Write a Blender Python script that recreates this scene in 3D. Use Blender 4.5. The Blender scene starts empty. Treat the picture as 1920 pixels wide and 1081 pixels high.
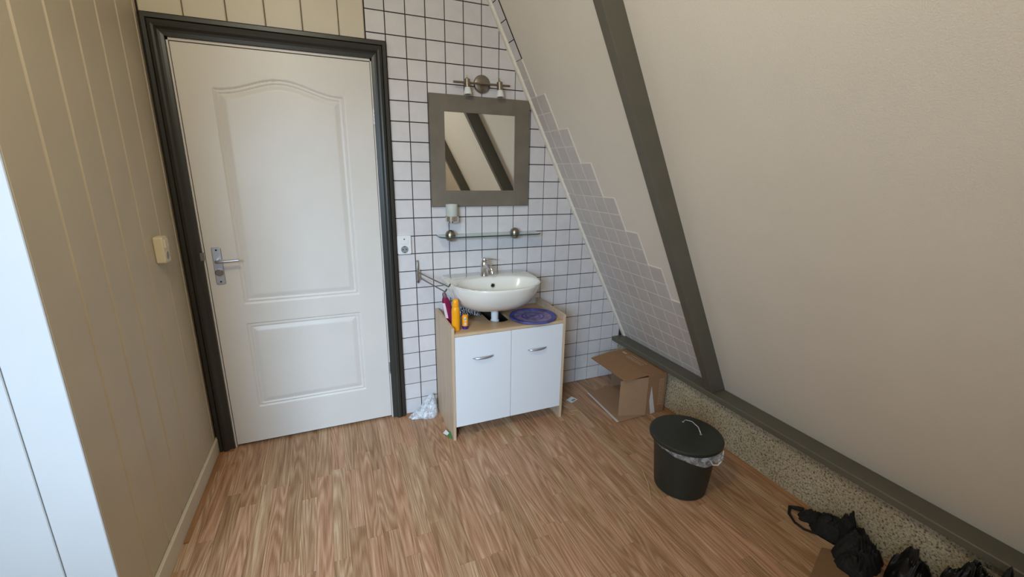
import bpy, bmesh, math, random
from mathutils import Vector, Matrix, noise
random.seed(7)
C = bpy.context.collection
sc = bpy.context.scene
PI = math.pi

# ------------------------------------------------------------------ camera
cd = bpy.data.cameras.new('camera'); cam = bpy.data.objects.new('camera', cd); C.objects.link(cam)
rx = Vector((0.92161557, -0.38780703, 0.01518059)); dn = Vector((-0.08703809, -0.24464621, -0.96569799)); fw = Vector((0.37821834, 0.88868101, -0.25922374))
M = Matrix(((rx.x, -dn.x, -fw.x, 0), (rx.y, -dn.y, -fw.y, 0), (rx.z, -dn.z, -fw.z, 0), (0, 0, 0, 1)))
M.translation = Vector((-0.34597522, -2.48712977, 1.48053166))
cam.matrix_world = M
cd.sensor_width = 36; cd.sensor_fit = 'HORIZONTAL'; cd.lens = 811.306 / 1920 * 36; cd.clip_start = 0.02
sc.camera = cam
# ------------------------------------------------------------------ world, lamps, exposure
w = bpy.data.worlds.new('world'); sc.world = w; w.use_nodes = True
bg = w.node_tree.nodes['Background']; bg.inputs[0].default_value = (0.62, 0.78, 1.0, 1); bg.inputs[1].default_value = 1.0
def area(name, loc, aim, sx, sy, power, col, spread=PI):
    l = bpy.data.lights.new(name, 'AREA'); l.shape = 'RECTANGLE'; l.size = sx; l.size_y = sy; l.energy = power; l.color = col; l.spread = spread
    o = bpy.data.objects.new(name, l); C.objects.link(o); o.location = loc
    o.rotation_euler = (Vector(aim) - Vector(loc)).to_track_quat('-Z', 'Y').to_euler()
    return o
# daylight through the gable window behind the camera, left: the open view, then the blue sky falling in steeply
area('window_daylight', (-1.6, -3.34, 1.55), (.8, -.3, 1.0), 1.2, .9, 7.8, (0.57, 0.77, 1.0), math.radians(80))
area('window_skylight', (-1.6, -3.34, 1.85), (-.28, -.1, .08), 1.1, .5, 15.0, (0.50, 0.73, 1.0), math.radians(60))
def lamp(name, loc, power, col, r=.1):
    l = bpy.data.lights.new(name, 'POINT'); l.energy = power; l.color = col; l.shadow_soft_size = r
    o = bpy.data.objects.new(name, l); C.objects.link(o); o.location = loc
lamp('ceiling_lamp_light', (-0.6, -1.9, 2.5), 33.5, (1.0, 0.95, 0.76), .08)
sc.view_settings.view_transform = 'Standard'; sc.view_settings.look = 'None'; sc.view_settings.gamma = 1; sc.view_settings.use_curve_mapping = False
sc.view_settings.exposure = 0.0

# ------------------------------------------------------------------ materials
def srgb(r, g, b):
    f = lambda c: (c / 255 / 12.92) if c <= 10 else ((c / 255 + .055) / 1.055) ** 2.4
    return (f(r), f(g), f(b), 1)
def nodes(name):
    m = bpy.data.materials.new(name); m.use_nodes = True
    return m, m.node_tree, m.node_tree.nodes['Principled BSDF']
def N(t, kind, **kw):
    n = t.nodes.new(kind)
    for k, v in kw.items():
        if k in n.inputs: n.inputs[k].default_value = v
        else: setattr(n, k, v)
    return n
def mat(name, col, rough=.5, metal=0, noise_s=0, noise_amt=.06, bump=0, bump_s=200, coat=0, spec=.5, trans=0, ior=1.45, rnd=0, alpha=1, sub=0):
    """procedural paint: colour with a light mottling and a fine relief; rnd = difference between single pieces"""
    m, t, b = nodes(name)
    b.inputs['Roughness'].default_value = rough; b.inputs['Metallic'].default_value = metal
    b.inputs['Coat Weight'].default_value = coat; b.inputs['Specular IOR Level'].default_value = spec
    b.inputs['Transmission Weight'].default_value = trans; b.inputs['IOR'].default_value = ior; b.inputs['Alpha'].default_value = alpha
    tc = N(t, 'ShaderNodeTexCoord')
    last = None
    if noise_s:
        n = N(t, 'ShaderNodeTexNoise', Scale=noise_s, Detail=5.0); t.links.new(tc.outputs['Object'], n.inputs['Vector'])
        r = N(t, 'ShaderNodeMapRange'); r.inputs[1].default_value = .3; r.inputs[2].default_value = .7; r.inputs[3].default_value = 1 - noise_amt; r.inputs[4].default_value = 1 + noise_amt
        t.links.new(n.outputs['Fac'], r.inputs[0]); last = r.outputs[0]
    if rnd:
        oi = N(t, 'ShaderNodeObjectInfo'); r = N(t, 'ShaderNodeMapRange'); r.inputs[3].default_value = 1 - rnd; r.inputs[4].default_value = 1 + rnd
        t.links.new(oi.outputs['Random'], r.inputs[0])
        if last:
            mu = N(t, 'ShaderNodeMath', operation='MULTIPLY'); t.links.new(last, mu.inputs[0]); t.links.new(r.outputs[0], mu.inputs[1]); last = mu.outputs[0]
        else: last = r.outputs[0]
    if last:
        vm = N(t, 'ShaderNodeVectorMath', operation='SCALE'); vm.inputs[0].default_value = col[:3]
        t.links.new(last, vm.inputs['Scale']); t.links.new(vm.outputs[0], b.inputs['Base Color'])
    else: b.inputs['Base Color'].default_value = col
    if bump:
        n = N(t, 'ShaderNodeTexNoise', Scale=bump_s, Detail=3.0); t.links.new(tc.outputs['Object'], n.inputs['Vector'])
        bp = N(t, 'ShaderNodeBump', Strength=bump); bp.inputs['Distance'].default_value = .002
        t.links.new(n.outputs['Fac'], bp.inputs['Height']); t.links.new(bp.outputs[0], b.inputs['Normal'])
    return m

def ramp(t, stops):
    r = N(t, 'ShaderNodeValToRGB'); e = r.color_ramp.elements
    while len(e) > 1: e.remove(e[-1])
    e[0].position = stops[0][0]; e[0].color = stops[0][1]
    for p, c in stops[1:]:
        x = e.new(p); x.color = c
    return r

def plank_mat():
    m, t, b = nodes('oak_laminate'); L = t.links
    tc = N(t, 'ShaderNodeTexCoord'); oi = N(t, 'ShaderNodeObjectInfo')
    off = N(t, 'ShaderNodeMath', operation='MULTIPLY'); off.inputs[1].default_value = 37.0; L.new(oi.outputs['Random'], off.inputs[0])
    cx = N(t, 'ShaderNodeCombineXYZ'); L.new(off.outputs[0], cx.inputs[0]); L.new(off.outputs[0], cx.inputs[1]); L.new(off.outputs[0], cx.inputs[2])
    ad = N(t, 'ShaderNodeVectorMath', operation='ADD'); L.new(tc.outputs['Object'], ad.inputs[0]); L.new(cx.outputs[0], ad.inputs[1])
    mp = N(t, 'ShaderNodeMapping'); mp.inputs['Scale'].default_value = (13.0, .95, 1); L.new(ad.outputs[0], mp.inputs[0])
    n1 = N(t, 'ShaderNodeTexNoise', Scale=1.0, Detail=1.5, Roughness=.35); L.new(mp.outputs[0], n1.inputs['Vector'])
    mu = N(t, 'ShaderNodeMath', operation='MULTIPLY'); mu.inputs[1].default_value = 96.0; L.new(n1.outputs['Fac'], mu.inputs[0])
    sn = N(t, 'ShaderNodeMath', operation='SINE'); L.new(mu.outputs[0], sn.inputs[0])
    # fine pores along the strip
    mp2 = N(t, 'ShaderNodeMapping'); mp2.inputs['Scale'].default_value = (330, 8, 1); L.new(ad.outputs[0], mp2.inputs[0])
    n2 = N(t, 'ShaderNodeTexNoise', Scale=1.0, Detail=4.0, Roughness=.6); L.new(mp2.outputs[0], n2.inputs['Vector'])
    mp3 = N(t, 'ShaderNodeMapping'); mp3.inputs['Scale'].default_value = (30, 1.6, 1); L.new(ad.outputs[0], mp3.inputs[0])
    n3 = N(t, 'ShaderNodeTexNoise', Scale=1.0, Detail=2.0); L.new(mp3.outputs[0], n3.inputs['Vector'])
    r1 = ramp(t, [(0.0, srgb(132, 98, 70)), (.32, srgb(163, 125, 94)), (.60, srgb(178, 143, 112)), (1.0, srgb(204, 176, 146))])
    s1 = N(t, 'ShaderNodeMath', operation='MULTIPLY_ADD'); s1.inputs[1].default_value = .20; L.new(sn.outputs[0], s1.inputs[0])
    s2 = N(t, 'ShaderNodeMath', operation='MULTIPLY_ADD'); s2.inputs[1].default_value = 1.5; s2.inputs[2].default_value = -.70; L.new(n2.outputs['Fac'], s2.inputs[0])
    s3 = N(t, 'ShaderNodeMath', operation='MULTIPLY_ADD'); s3.inputs[1].default_value = .8; L.new(n3.outputs['Fac'], s3.inputs[0]); L.new(s2.outputs[0], s3.inputs[2])
    L.new(s3.outputs[0], s1.inputs[2]); L.new(s1.outputs[0], r1.inputs[0])
    # every strip its own tone: pale, pinkish or brown
    r2 = ramp(t, [(0, (.80, .76, .68, 1)), (.17, (1.0, .94, .92, 1)), (.33, (1.08, .98, .97, 1)), (.5, (.86, .81, .73, 1)), (.66, (1.12, 1.18, 1.2, 1)), (.8, (.98, .90, .88, 1)), (1, (.92, .92, .84, 1))])
    L.new(oi.outputs['Random'], r2.inputs[0])
    mx = N(t, 'ShaderNodeVectorMath', operation='MULTIPLY'); L.new(r1.outputs[0], mx.inputs[0]); L.new(r2.outputs[0], mx.inputs[1])
    L.new(mx.outputs[0], b.inputs['Base Color'])
    b.inputs['Roughness'].default_value = .42; b.inputs['Specular IOR Level'].default_value = .45
    bp = N(t, 'ShaderNodeBump', Strength=.08); bp.inputs['Distance'].default_value = .001; L.new(n2.outputs['Fac'], bp.inputs['Height']); L.new(bp.outputs[0], b.inputs['Normal'])
    return m

def rough_plaster():
    m, t, b = nodes('roughcast_plaster'); L = t.links
    tc = N(t, 'ShaderNodeTexCoord')
    n = N(t, 'ShaderNodeTexNoise', Scale=120.0, Detail=4.0, Roughness=.6); L.new(tc.outputs['Object'], n.inputs['Vector'])
    n2 = N(t, 'ShaderNodeTexNoise', Scale=5.0, Detail=3.0); L.new(tc.outputs['Object'], n2.inputs['Vector'])
    r = ramp(t, [(0, srgb(72, 62, 48)), (.36, srgb(96, 84, 66)), (.45, srgb(176, 164, 142)), (.6, srgb(200, 190, 168)), (.75, srgb(214, 205, 186))])
    L.new(n.outputs['Fac'], r.inputs[0])
    r2 = ramp(t, [(.3, (.80, .76, .66, 1)), (.7, (1.05, 1.05, 1.02, 1))]); L.new(n2.outputs['Fac'], r2.inputs[0])
    mx = N(t, 'ShaderNodeVectorMath', operation='MULTIPLY'); L.new(r.outputs[0], mx.inputs[0]); L.new(r2.outputs[0], mx.inputs[1]); L.new(mx.outputs[0], b.inputs['Base Color'])
    b.inputs['Roughness'].default_value = .9
    bp = N(t, 'ShaderNodeBump', Strength=.9); bp.inputs['Distance'].default_value = .006; L.new(n.outputs['Fac'], bp.inputs['Height']); L.new(bp.outputs[0], b.inputs['Normal'])
    return m

def print_mat(name, base, ink, axis=(1, 0, 0), bands=40.0):
    """cardboard with a block of small unreadable pale print on a patch, in object coordinates of a flat piece"""
    m, t, b = nodes(name); L = t.links
    tc = N(t, 'ShaderNodeTexCoord')
    n = N(t, 'ShaderNodeTexNoise', Scale=30.0, Detail=4.0); L.new(tc.outputs['Object'], n.inputs['Vector'])
    r = N(t, 'ShaderNodeMapRange'); r.inputs[3].default_value = .88; r.inputs[4].default_value = 1.1; L.new(n.outputs['Fac'], r.inputs[0])
    vm = N(t, 'ShaderNodeVectorMath', operation='SCALE'); vm.inputs[0].default_value = base[:3]; L.new(r.outputs[0], vm.inputs['Scale'])
    L.new(vm.outputs[0], b.inputs['Base Color']); b.inputs['Roughness'].default_value = .85
    return m

def film(name, col, cover=.35, rough=.25):
    """thin clear plastic film with creases"""
    m, t, b = nodes(name); L = t.links
    b.inputs['Base Color'].default_value = col; b.inputs['Roughness'].default_value = rough; b.inputs['Specular IOR Level'].default_value = .8
    tr = N(t, 'ShaderNodeBsdfTransparent'); mx = N(t, 'ShaderNodeMixShader')
    tc = N(t, 'ShaderNodeTexCoord'); n = N(t, 'ShaderNodeTexNoise', Scale=45.0, Detail=4.0, Roughness=.7); L.new(tc.outputs['Object'], n.inputs['Vector'])
    r = N(t, 'ShaderNodeMapRange'); r.inputs[1].default_value = .35; r.inputs[2].default_value = .68; r.inputs[3].default_value = cover * .4; r.inputs[4].default_value = min(1, cover * 1.9); L.new(n.outputs['Fac'], r.inputs[0])
    out = t.nodes['Material Output']; L.new(r.outputs[0], mx.inputs[0]); L.new(tr.outputs[0], mx.inputs[1]); L.new(b.outputs[0], mx.inputs[2]); L.new(mx.outputs[0], out.inputs[0])
    bp = N(t, 'ShaderNodeBump', Strength=.35); bp.inputs['Distance'].default_value = .003; L.new(n.outputs['Fac'], bp.inputs['Height']); L.new(bp.outputs[0], b.inputs['Normal'])
    return m

def stripe_cloth():
    m, t, b = nodes('zebra_cloth'); L = t.links
    tc = N(t, 'ShaderNodeTexCoord'); wv = N(t, 'ShaderNodeTexWave', Scale=26.0, Distortion=9.0); wv.inputs['Detail'].default_value = 2
    L.new(tc.outputs['Object'], wv.inputs['Vector'])
    r = ramp(t, [(.0, srgb(22, 22, 28)), (.5, srgb(30, 30, 36)), (.58, srgb(205, 205, 208)), (1, srgb(220, 220, 222))]); L.new(wv.outputs['Fac'], r.inputs[0])
    L.new(r.outputs[0], b.inputs['Base Color']); b.inputs['Roughness'].default_value = .85
    return m

def wood_mat(name, c1, c2, axis='Z', rough=.45):
    m, t, b = nodes(name); L = t.links
    tc = N(t, 'ShaderNodeTexCoord'); mp = N(t, 'ShaderNodeMapping')
    s = {'X': (3, 60, 60), 'Y': (60, 3, 60), 'Z': (60, 60, 3)}[axis]; mp.inputs['Scale'].default_value = s
    L.new(tc.outputs['Object'], mp.inputs[0])
    n = N(t, 'ShaderNodeTexNoise', Scale=1.0, Detail=5.0, Distortion=.4); L.new(mp.outputs[0], n.inputs['Vector'])
    r = ramp(t, [(.3, c1), (.7, c2)]); L.new(n.outputs['Fac'], r.inputs[0]); L.new(r.outputs[0], b.inputs['Base Color'])
    b.inputs['Roughness'].default_value = rough
    return m

m_panel = mat('cream_panel_paint', srgb(200, 189, 168), .45, noise_s=6, noise_amt=.03, bump=.15, bump_s=120)
m_greige = mat('greige_panel_paint', srgb(190, 177, 154), .5, noise_s=5, noise_amt=.03, bump=.25, bump_s=150)
m_white_board = mat('white_panel_paint', srgb(186, 186, 184), .4, noise_s=4, noise_amt=.02, bump=.12, bump_s=60)
m_base = mat('cream_baseboard_paint', srgb(206, 196, 176), .4, noise_s=8, noise_amt=.03)
m_slope = mat('cream_wallpaper', srgb(221, 213, 200), .8, noise_s=3, noise_amt=.025, bump=.5, bump_s=260)
m_tile = mat('white_glazed_tile', srgb(208, 203, 202), .22, noise_s=18, noise_amt=.04, rnd=.045, spec=.5)
m_grout = mat('dark_brown_grout', srgb(52, 44, 42), .9, noise_s=60, noise_amt=.2)
m_ptile = mat('grey_painted_tile', srgb(200, 192, 186), .5, noise_s=14, noise_amt=.03, rnd=.03, bump=.3, bump_s=200)
m_pgrout = mat('pale_painted_grout', srgb(222, 216, 206), .7)
m_beam = mat('olive_grey_beam_paint', srgb(96, 92, 80), .5, noise_s=10, noise_amt=.05, bump=.2, bump_s=90)
m_frame = mat('charcoal_frame_paint', srgb(46, 45, 40), .38, noise_s=9, noise_amt=.08, bump=.1, bump_s=80)
m_door = mat('cream_door_paint', srgb(210, 204, 196), .38, noise_s=5, noise_amt=.02, bump=.12, bump_s=90)
m_strip = mat('cream_batten_paint', srgb(226, 220, 206), .5, noise_s=30, noise_amt=.05)
m_chrome = mat('chrome', (.75, .75, .77, 1), .12, 1)
m_nickel = mat('brushed_nickel', srgb(150, 142, 132), .32, 1, noise_s=40, noise_amt=.08)
m_steel = mat('satin_aluminium', srgb(190, 192, 200), .35, .85)
m_ceramic = mat('white_ceramic', srgb(226, 222, 212), .12, coat=.5, noise_s=4, noise_amt=.015)
m_dark = mat('black_plastic', (.012, .012, .013, 1), .5)
m_black = mat('black_cloth', (.0075, .0075, .0078, 1), .75, noise_s=30, noise_amt=.4, bump=.4, bump_s=140)
m_bagblack = mat('black_bin_bag', (.007, .007, .0075, 1), .40, noise_s=20, noise_amt=.3, bump=.6, bump_s=60)
m_birch = wood_mat('birch_laminate', srgb(186, 158, 130), srgb(204, 180, 152), 'Z')
m_birch_top = wood_mat('birch_laminate_top', srgb(176, 142, 106), srgb(196, 164, 128), 'X', .38)
m_birch_edge = mat('birch_edge_band', srgb(200, 172, 138), .45, noise_s=20, noise_amt=.05)
m_white_lam = mat('white_laminate', srgb(222, 224, 226), .3)
m_white_pl = mat('white_plastic', srgb(222, 222, 220), .35)
m_cream_pl = mat('cream_plastic', srgb(214, 202, 172), .38)
m_mirrorf = mat('taupe_mirror_frame', srgb(112, 103, 90), .6, noise_s=9, noise_amt=.12, bump=.3, bump_s=40)
m_mirror = mat('mirror_glass', (.92, .93, .90, 1), .0, 1)
m_glass = mat('greenish_shelf_glass', (.80, .93, .90, 1), .03, trans=1.0, ior=1.45)
m_gedge = mat('dark_green_glass_edge', srgb(50, 75, 70), .15)
m_frost = mat('frosted_glass', (.86, .88, .82, 1), .55, trans=.6, ior=1.3)
m_card = print_mat('cardboard', srgb(150, 112, 78), None)
m_card_in = print_mat('cardboard_inside', srgb(158, 124, 94), None)
m_card_dark = print_mat('darker_cardboard', srgb(128, 98, 68), None)  # darker brown cardboard for the floor sheet
m_ink = mat('pale_print', srgb(196, 170, 144), .8, noise_s=80, noise_amt=.15)
m_tape = mat('white_tape', srgb(206, 200, 200), .4)
m_bin = mat('dark_green_grey_bin', srgb(40, 43, 38), .42, noise_s=14, noise_amt=.06)
m_blue = mat('violet_blue_plastic', srgb(70, 74, 138), .42, noise_s=26, noise_amt=.5)
m_dust = mat('dusty_violet_plastic', srgb(128, 112, 146), .7, noise_s=30, noise_amt=.4)
m_orange = mat('orange_yellow_plastic', srgb(238, 160, 22), .3)
m_maroon = mat('maroon_plastic', srgb(128, 26, 66), .3)
m_purple = mat('dark_purple_plastic', srgb(62, 34, 110), .35)
m_pink = mat('pale_label', srgb(220, 196, 200), .5)
m_film = film('clear_film', (.92, .93, .95, 1), .38)
m_film2 = film('white_film', (.88, .90, .93, 1), .45, .4)
m_liner = film('bin_liner_film', (.80, .80, .78, 1), .30)
m_paper = mat('white_paper', srgb(215, 215, 212), .8)
m_green = mat('green_print', srgb(60, 120, 62), .7)
m_grey = mat('grey_print', srgb(140, 142, 140), .8)
m_tan = mat('tan_wood', srgb(190, 150, 104), .7)
m_plank = plank_mat()
m_rough = rough_plaster()
m_zebra = stripe_cloth()
m_gap = mat('dark_gap', (.01, .009, .008, 1), .9)
m_cab_shade = mat('cabinet_shade', srgb(46, 38, 32), .8)  # dark brown stands in for the shade inside the cabinet
m_quad = wood_mat('oak_moulding', srgb(140, 96, 60), srgb(168, 124, 84), 'Y')

# ------------------------------------------------------------------ mesh helpers
class MB:
    def __init__(s): s.v = []; s.f = []
    def add(s, vs, fs):
        n = len(s.v); s.v += [tuple(v) for v in vs]; s.f += [tuple(i + n for i in f) for f in fs]; return s
    def box(s, x0, x1, y0, y1, z0, z1):
        return s.add([(x0, y0, z0), (x1, y0, z0), (x1, y1, z0), (x0, y1, z0), (x0, y0, z1), (x1, y0, z1), (x1, y1, z1), (x0, y1, z1)],
                     [(0, 3, 2, 1), (4, 5, 6, 7), (0, 1, 5, 4), (1, 2, 6, 5), (2, 3, 7, 6), (3, 0, 4, 7)])
    def rings(s, rs, cap0=True, cap1=True, closed=False):
        n = len(rs[0]); vs = [p for r in rs for p in r]; fs = []
        m = len(rs)
        for i in range(m if closed else m - 1):
            a = i * n; b = ((i + 1) % m) * n
            for k in range(n): fs.append((a + k, a + (k + 1) % n, b + (k + 1) % n, b + k))
        if not closed:
            if cap0: fs.append(tuple(reversed(range(n))))
            if cap1: fs.append(tuple(range((m - 1) * n, m * n)))
        return s.add(vs, fs)
    def tube(s, path, r, n=10, cap=True, flat=1.0):
        ps = [Vector(p) for p in path]; rs = []
        up = Vector((0, 0, 1)); pt = None
        for i, p in enumerate(ps):
            t = (ps[min(i + 1, len(ps) - 1)] - ps[max(i - 1, 0)]).normalized()
            if pt is None:
                a = t.cross(up); a = t.cross(Vector((1, 0, 0))) if a.length < .1 else a
            else: a = a - t * a.dot(t)
            a.normalize(); b = t.cross(a); pt = t
            rr = r[min(i, len(r) - 1)] if isinstance(r, (list, tuple)) else r
            rs.append([p + a * math.cos(2 * PI * k / n) * rr + b * math.sin(2 * PI * k / n) * rr * flat for k in range(n)])
        return s.rings(rs, cap, cap)
    def lathe(s, prof, c=(0, 0, 0), n=32, axis='Z', cap=True):
        rs = []
        for r, h in prof:
            ring = []
            for k in range(n):
                a = 2 * PI * k / n; x, y = r * math.cos(a), r * math.sin(a)
                if axis == 'Z': q = (c[0] + x, c[1] + y, c[2] + h)
                elif axis == 'Y': q = (c[0] + x, c[1] + h, c[2] - y)
                else: q = (c[0] + h, c[1] + x, c[2] + y)
                ring.append(q)
            rs.append(ring)
        return s.rings(rs, cap, cap)
    def prism(s, poly, d, inset=0.0):
        """polygon (3-D points, counter-clockwise seen from the front) extruded by the vector d"""
        d = Vector(d); P = [Vector(p) for p in poly]
        return s.rings([[p + d for p in P], P])
    def build(s, name, m, parent=None, org=(0, 0, 0), smooth=False, bevel=0, seg=2, angle=40):
        me = bpy.data.meshes.new(name); o = Vector(org)
        me.from_pydata([tuple(Vector(v) - o) for v in s.v], [], s.f); me.validate()
        bm = bmesh.new(); bm.from_mesh(me); bmesh.ops.recalc_face_normals(bm, faces=bm.faces); bm.to_mesh(me); bm.free()
        me.materials.append(m)
        ob = bpy.data.objects.new(name, me); C.objects.link(ob)
        if parent: ob.parent = parent
        else: ob.location = o
        if bevel:
            b = ob.modifiers.new('bevel', 'BEVEL'); b.width = bevel; b.segments = seg; b.limit_method = 'ANGLE'; b.angle_limit = math.radians(angle)
        if smooth:
            for p in me.polygons: p.use_smooth = True
            if smooth != 'all':
                try: me.set_sharp_from_angle(angle=math.radians(38))
                except Exception: pass
        return ob
def tag(o, label=None, cat=None, group=None, kind=None):
    for k, v in (('label', label), ('category', cat), ('group', group), ('kind', kind)):
        if v: o[k] = v
    return o
def thing(name, loc, label, cat, group=None, kind=None):
    o = bpy.data.objects.new(name, None); C.objects.link(o); o.location = loc; o.empty_display_size = .05
    return tag(o, label, cat, group, kind)
def B(x0, x1, y0, y1, z0, z1): return MB().box(x0, x1, y0, y1, z0, z1)
def clip(poly, nx, nz, c):
    """keep the part of an (x, z) polygon with nx*x + nz*z <= c"""
    out = []
    for i in range(len(poly)):
        a, b = poly[i], poly[(i + 1) % len(poly)]; da = nx * a[0] + nz * a[1] - c; db = nx * b[0] + nz * b[1] - c
        if da <= 0: out.append(a)
        if (da < 0) != (db < 0) and abs(da - db) > 1e-9:
            k = da / (da - db); out.append((a[0] + (b[0] - a[0]) * k, a[1] + (b[1] - a[1]) * k))
    return out
def area2(p): return abs(sum(p[i][0] * p[(i + 1) % len(p)][1] - p[(i + 1) % len(p)][0] * p[i][1] for i in range(len(p)))) / 2
def shrink(poly, d):
    cx = sum(p[0] for p in poly) / len(poly); cz = sum(p[1] for p in poly) / len(poly); out = []
    for x, z in poly:
        l = math.hypot(x - cx, z - cz) or 1; k = max(0, (l - d) / l); out.append((cx + (x - cx) * k, cz + (z - cz) * k))
    return out
def sm(t): t = max(0., min(1., t)); return t * t * (3 - 2 * t)

# ------------------------------------------------------------------ the room
S = .102; Z0 = 21.98 * S
NSX, NSZ = 0.88547758, 0.46468211; CS = 1.57586869; CP = CS + .018     # slope: NSX*x + NSZ*z = CP
YW = -3.4; XL = -2.3; ZC = 2.75; XK = 1.585
def sx(z, off=0): return (CP + off - NSZ * z) / NSX

floor = B(XL - .1, XK + .1, YW - .1, .15, -.08, -.004).build('floor', m_gap); tag(floor, kind='structure')
# laminate strips laid one by one
x = -1.02; pitch = .0645; npl = 0; rest = MB()
meshes = {}
col = 0
while x < XK:
    y = .02 - random.random() * .25; first = True
    y = .02
    L = .15 + .45 * random.random()
    while y > -2.16:
        y1 = max(y - L, -2.2)
        if npl < 300:
            x1 = min(x + pitch, XK)
            mb = MB(); g = .00022
            mb.rings([[(x + g, y1 + g, -.006), (x1 - g, y1 + g, -.006), (x1 - g, y - g, -.006), (x + g, y - g, -.006)],
                      [(x + g, y1 + g, -.0005), (x1 - g, y1 + g, -.0005), (x1 - g, y - g, -.0005), (x + g, y - g, -.0005)],
                      [(x + 2*g, y1 + 2*g, 0), (x1 - 2*g, y1 + 2*g, 0), (x1 - 2*g, y - 2*g, 0), (x + 2*g, y - 2*g, 0)]])
            mb.build('plank', m_plank, floor); npl += 1
        y = y1; L = .38 + .34 * random.random()
    x += pitch; col += 1
rest = MB()
xx = XL
while xx < XK:
    yy = -2.2 if xx > -1.03 else -1.0
    while yy > YW:
        l = min(.3 + .3 * random.random(), yy - YW + .001); rest.box(xx + .0004, min(xx + pitch - .0004, XK), yy - l + .0004, yy - .0004, -.006, 0); yy -= l
    xx += pitch
    if xx > -1.084 and xx < -1.02: xx = -1.02
tag(rest.build('plank_field', m_plank, floor), kind='stuff')

# back wall: grout bed, with the door opening
wb = MB()
wb.box(-.0015, sx(2.10), .007, .12, 0, 2.10)
wb.prism([(sx(2.10), .007, 2.10), (sx(2.10), .007, 0), (XK + .1, .007, 0), (XK + .1, .007, .3), (sx(.3, .03), .007, .3)], (0, .113, 0))
wb.box(-1.12, -.988, .007, .12, 0, 2.10)
wb.prism([(-1.12, .007, 2.102), (sx(2.102), .007, 2.102), (sx(ZC), .007, ZC), (-1.12, .007, ZC)], (0, .113, 0))
wall_back = wb.build('wall_back', m_grout); tag(wall_back, kind='structure')
def tile_mesh(poly, y0, y1):
    """poly in (x, z): bed, then a softened front edge"""
    p2 = shrink(poly, .0014)
    return MB().rings([[(a, y1, b) for a, b in poly], [(a, y0 + .001, b) for a, b in poly], [(a, y0, b) for a, b in p2]], cap0=False)
G = .0025
for j in range(-7, 22):
    zt = Z0 - j * S; zb = max(Z0 - (j + 1) * S, 0.0)
    for k in range(-1, 16):
        xa, xb = k * S, (k + 1) * S
        if k == -1: xa = -.0956
        poly = [(xa + G, zb + G), (xb - G, zb + G), (xb - G, zt - G), (xa + G, zt - G)]
        if k == -1:
            poly = clip(poly, 0, -1, -2.104)
        poly = clip(poly, NSX, NSZ, CP - .002) if poly else poly
        if zt > ZC and poly: poly = clip(poly, 0, 1, ZC)
        if poly: poly = clip(poly, 1, 0, XK)
        if poly and k == 0: poly = clip(poly, -1, 0, -.0) if zb < 2.1 else poly
        if len(poly) < 3 or area2(poly) < 2e-4: continue
        dy = random.uniform(-.0004, .0004)
        tile_mesh(poly, 0 + dy, .008).build('tile', m_tile, wall_back, smooth=False)
# cream boards above the door
gx = [-1.0, -.843, -.682, -.53, -.377, -.217, -.098]
def board_profile(a, b, front, back, ch=.005, gap=.0035):
    return [(a + gap, back), (a + gap, front + ch), (a + gap + ch, front), (b - gap - ch, front), (b - gap, front + ch), (b - gap, back)]
for a, b in zip(gx, gx[1:]):
    pr = board_profile(a, b, -.004, .008, .004, .0015)
    MB().rings([[(p, q, 2.10) for p, q in pr], [(p, q, ZC) for p, q in pr]]).build('board', m_panel, wall_back)

# left wall of vertical boards, a little out of square
def xl(y): return -1.003 + .018 * y
wl = MB(); ye = -1.08
wl.rings([[(xl(0) - .10, 0.006, 0), (xl(0) - .010, 0.006, 0), (xl(ye) - .010, ye + .012, 0), (xl(ye) - .10, ye + .012, 0)], [(xl(0) - .10, 0.006, ZC), (xl(0) - .010, 0.006, ZC), (xl(ye) - .010, ye + .012, ZC), (xl(ye) - .10, ye + .012, ZC)]])
wall_left = wl.build('wall_left', m_greige); tag(wall_left, kind='structure')
gy = [0.0, -.040, -.222, -.402, -.573, -.738, -.903, -1.08]
for a, b in zip(gy, gy[1:]):
    L = a - b; ch = .0065; gp = .0012; bot = 0.0
    pts = [(a - gp, -.012), (a - gp, -ch), (a - gp - ch, 0), (b + gp + ch, 0), (b + gp, -ch), (b + gp, -.012)]
    MB().rings([[(xl(y) + d, y, bot) for y, d in pts], [(xl(y) + d, y, ZC) for y, d in pts]]).build('board', m_greige, wall_left)
# baseboard
bb = MB()
ch = .003
prof = [(0, 0), (.012, 0), (.012, .082), (.009, .086), (0, .086)]
bb.rings([[(xl(y) + .001 + d, y, z) for d, z in prof] for y in (-.002, -1.075)])
tag(bb.build('baseboard_left', m_base, bevel=.001), kind='structure')
# return wall towards the window bay
wr = B(XL - .02, xl(ye) + .000, ye + .012, ye + .11, 0, ZC).build('wall_left', m_white_board); tag(wr, kind='structure')
gr = [xl(ye) - .001, -1.134, -1.30, -1.466, -1.632, -1.80, -1.965, -2.13, XL]
for i, (a, b) in enumerate(zip(gr, gr[1:])):
    ch = .002; gp = .0012
    pts = [(a - gp * (i > 0), .012), (a - gp * (i > 0), ch), (a - gp * (i > 0) - ch, 0), (b + gp + ch, 0), (b + gp, ch), (b + gp, .012)]
    MB().rings([[(x_, ye + d, 0) for x_, d in pts], [(x_, ye + d, ZC) for x_, d in pts]]).build('board', m_white_board, wr)
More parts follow.
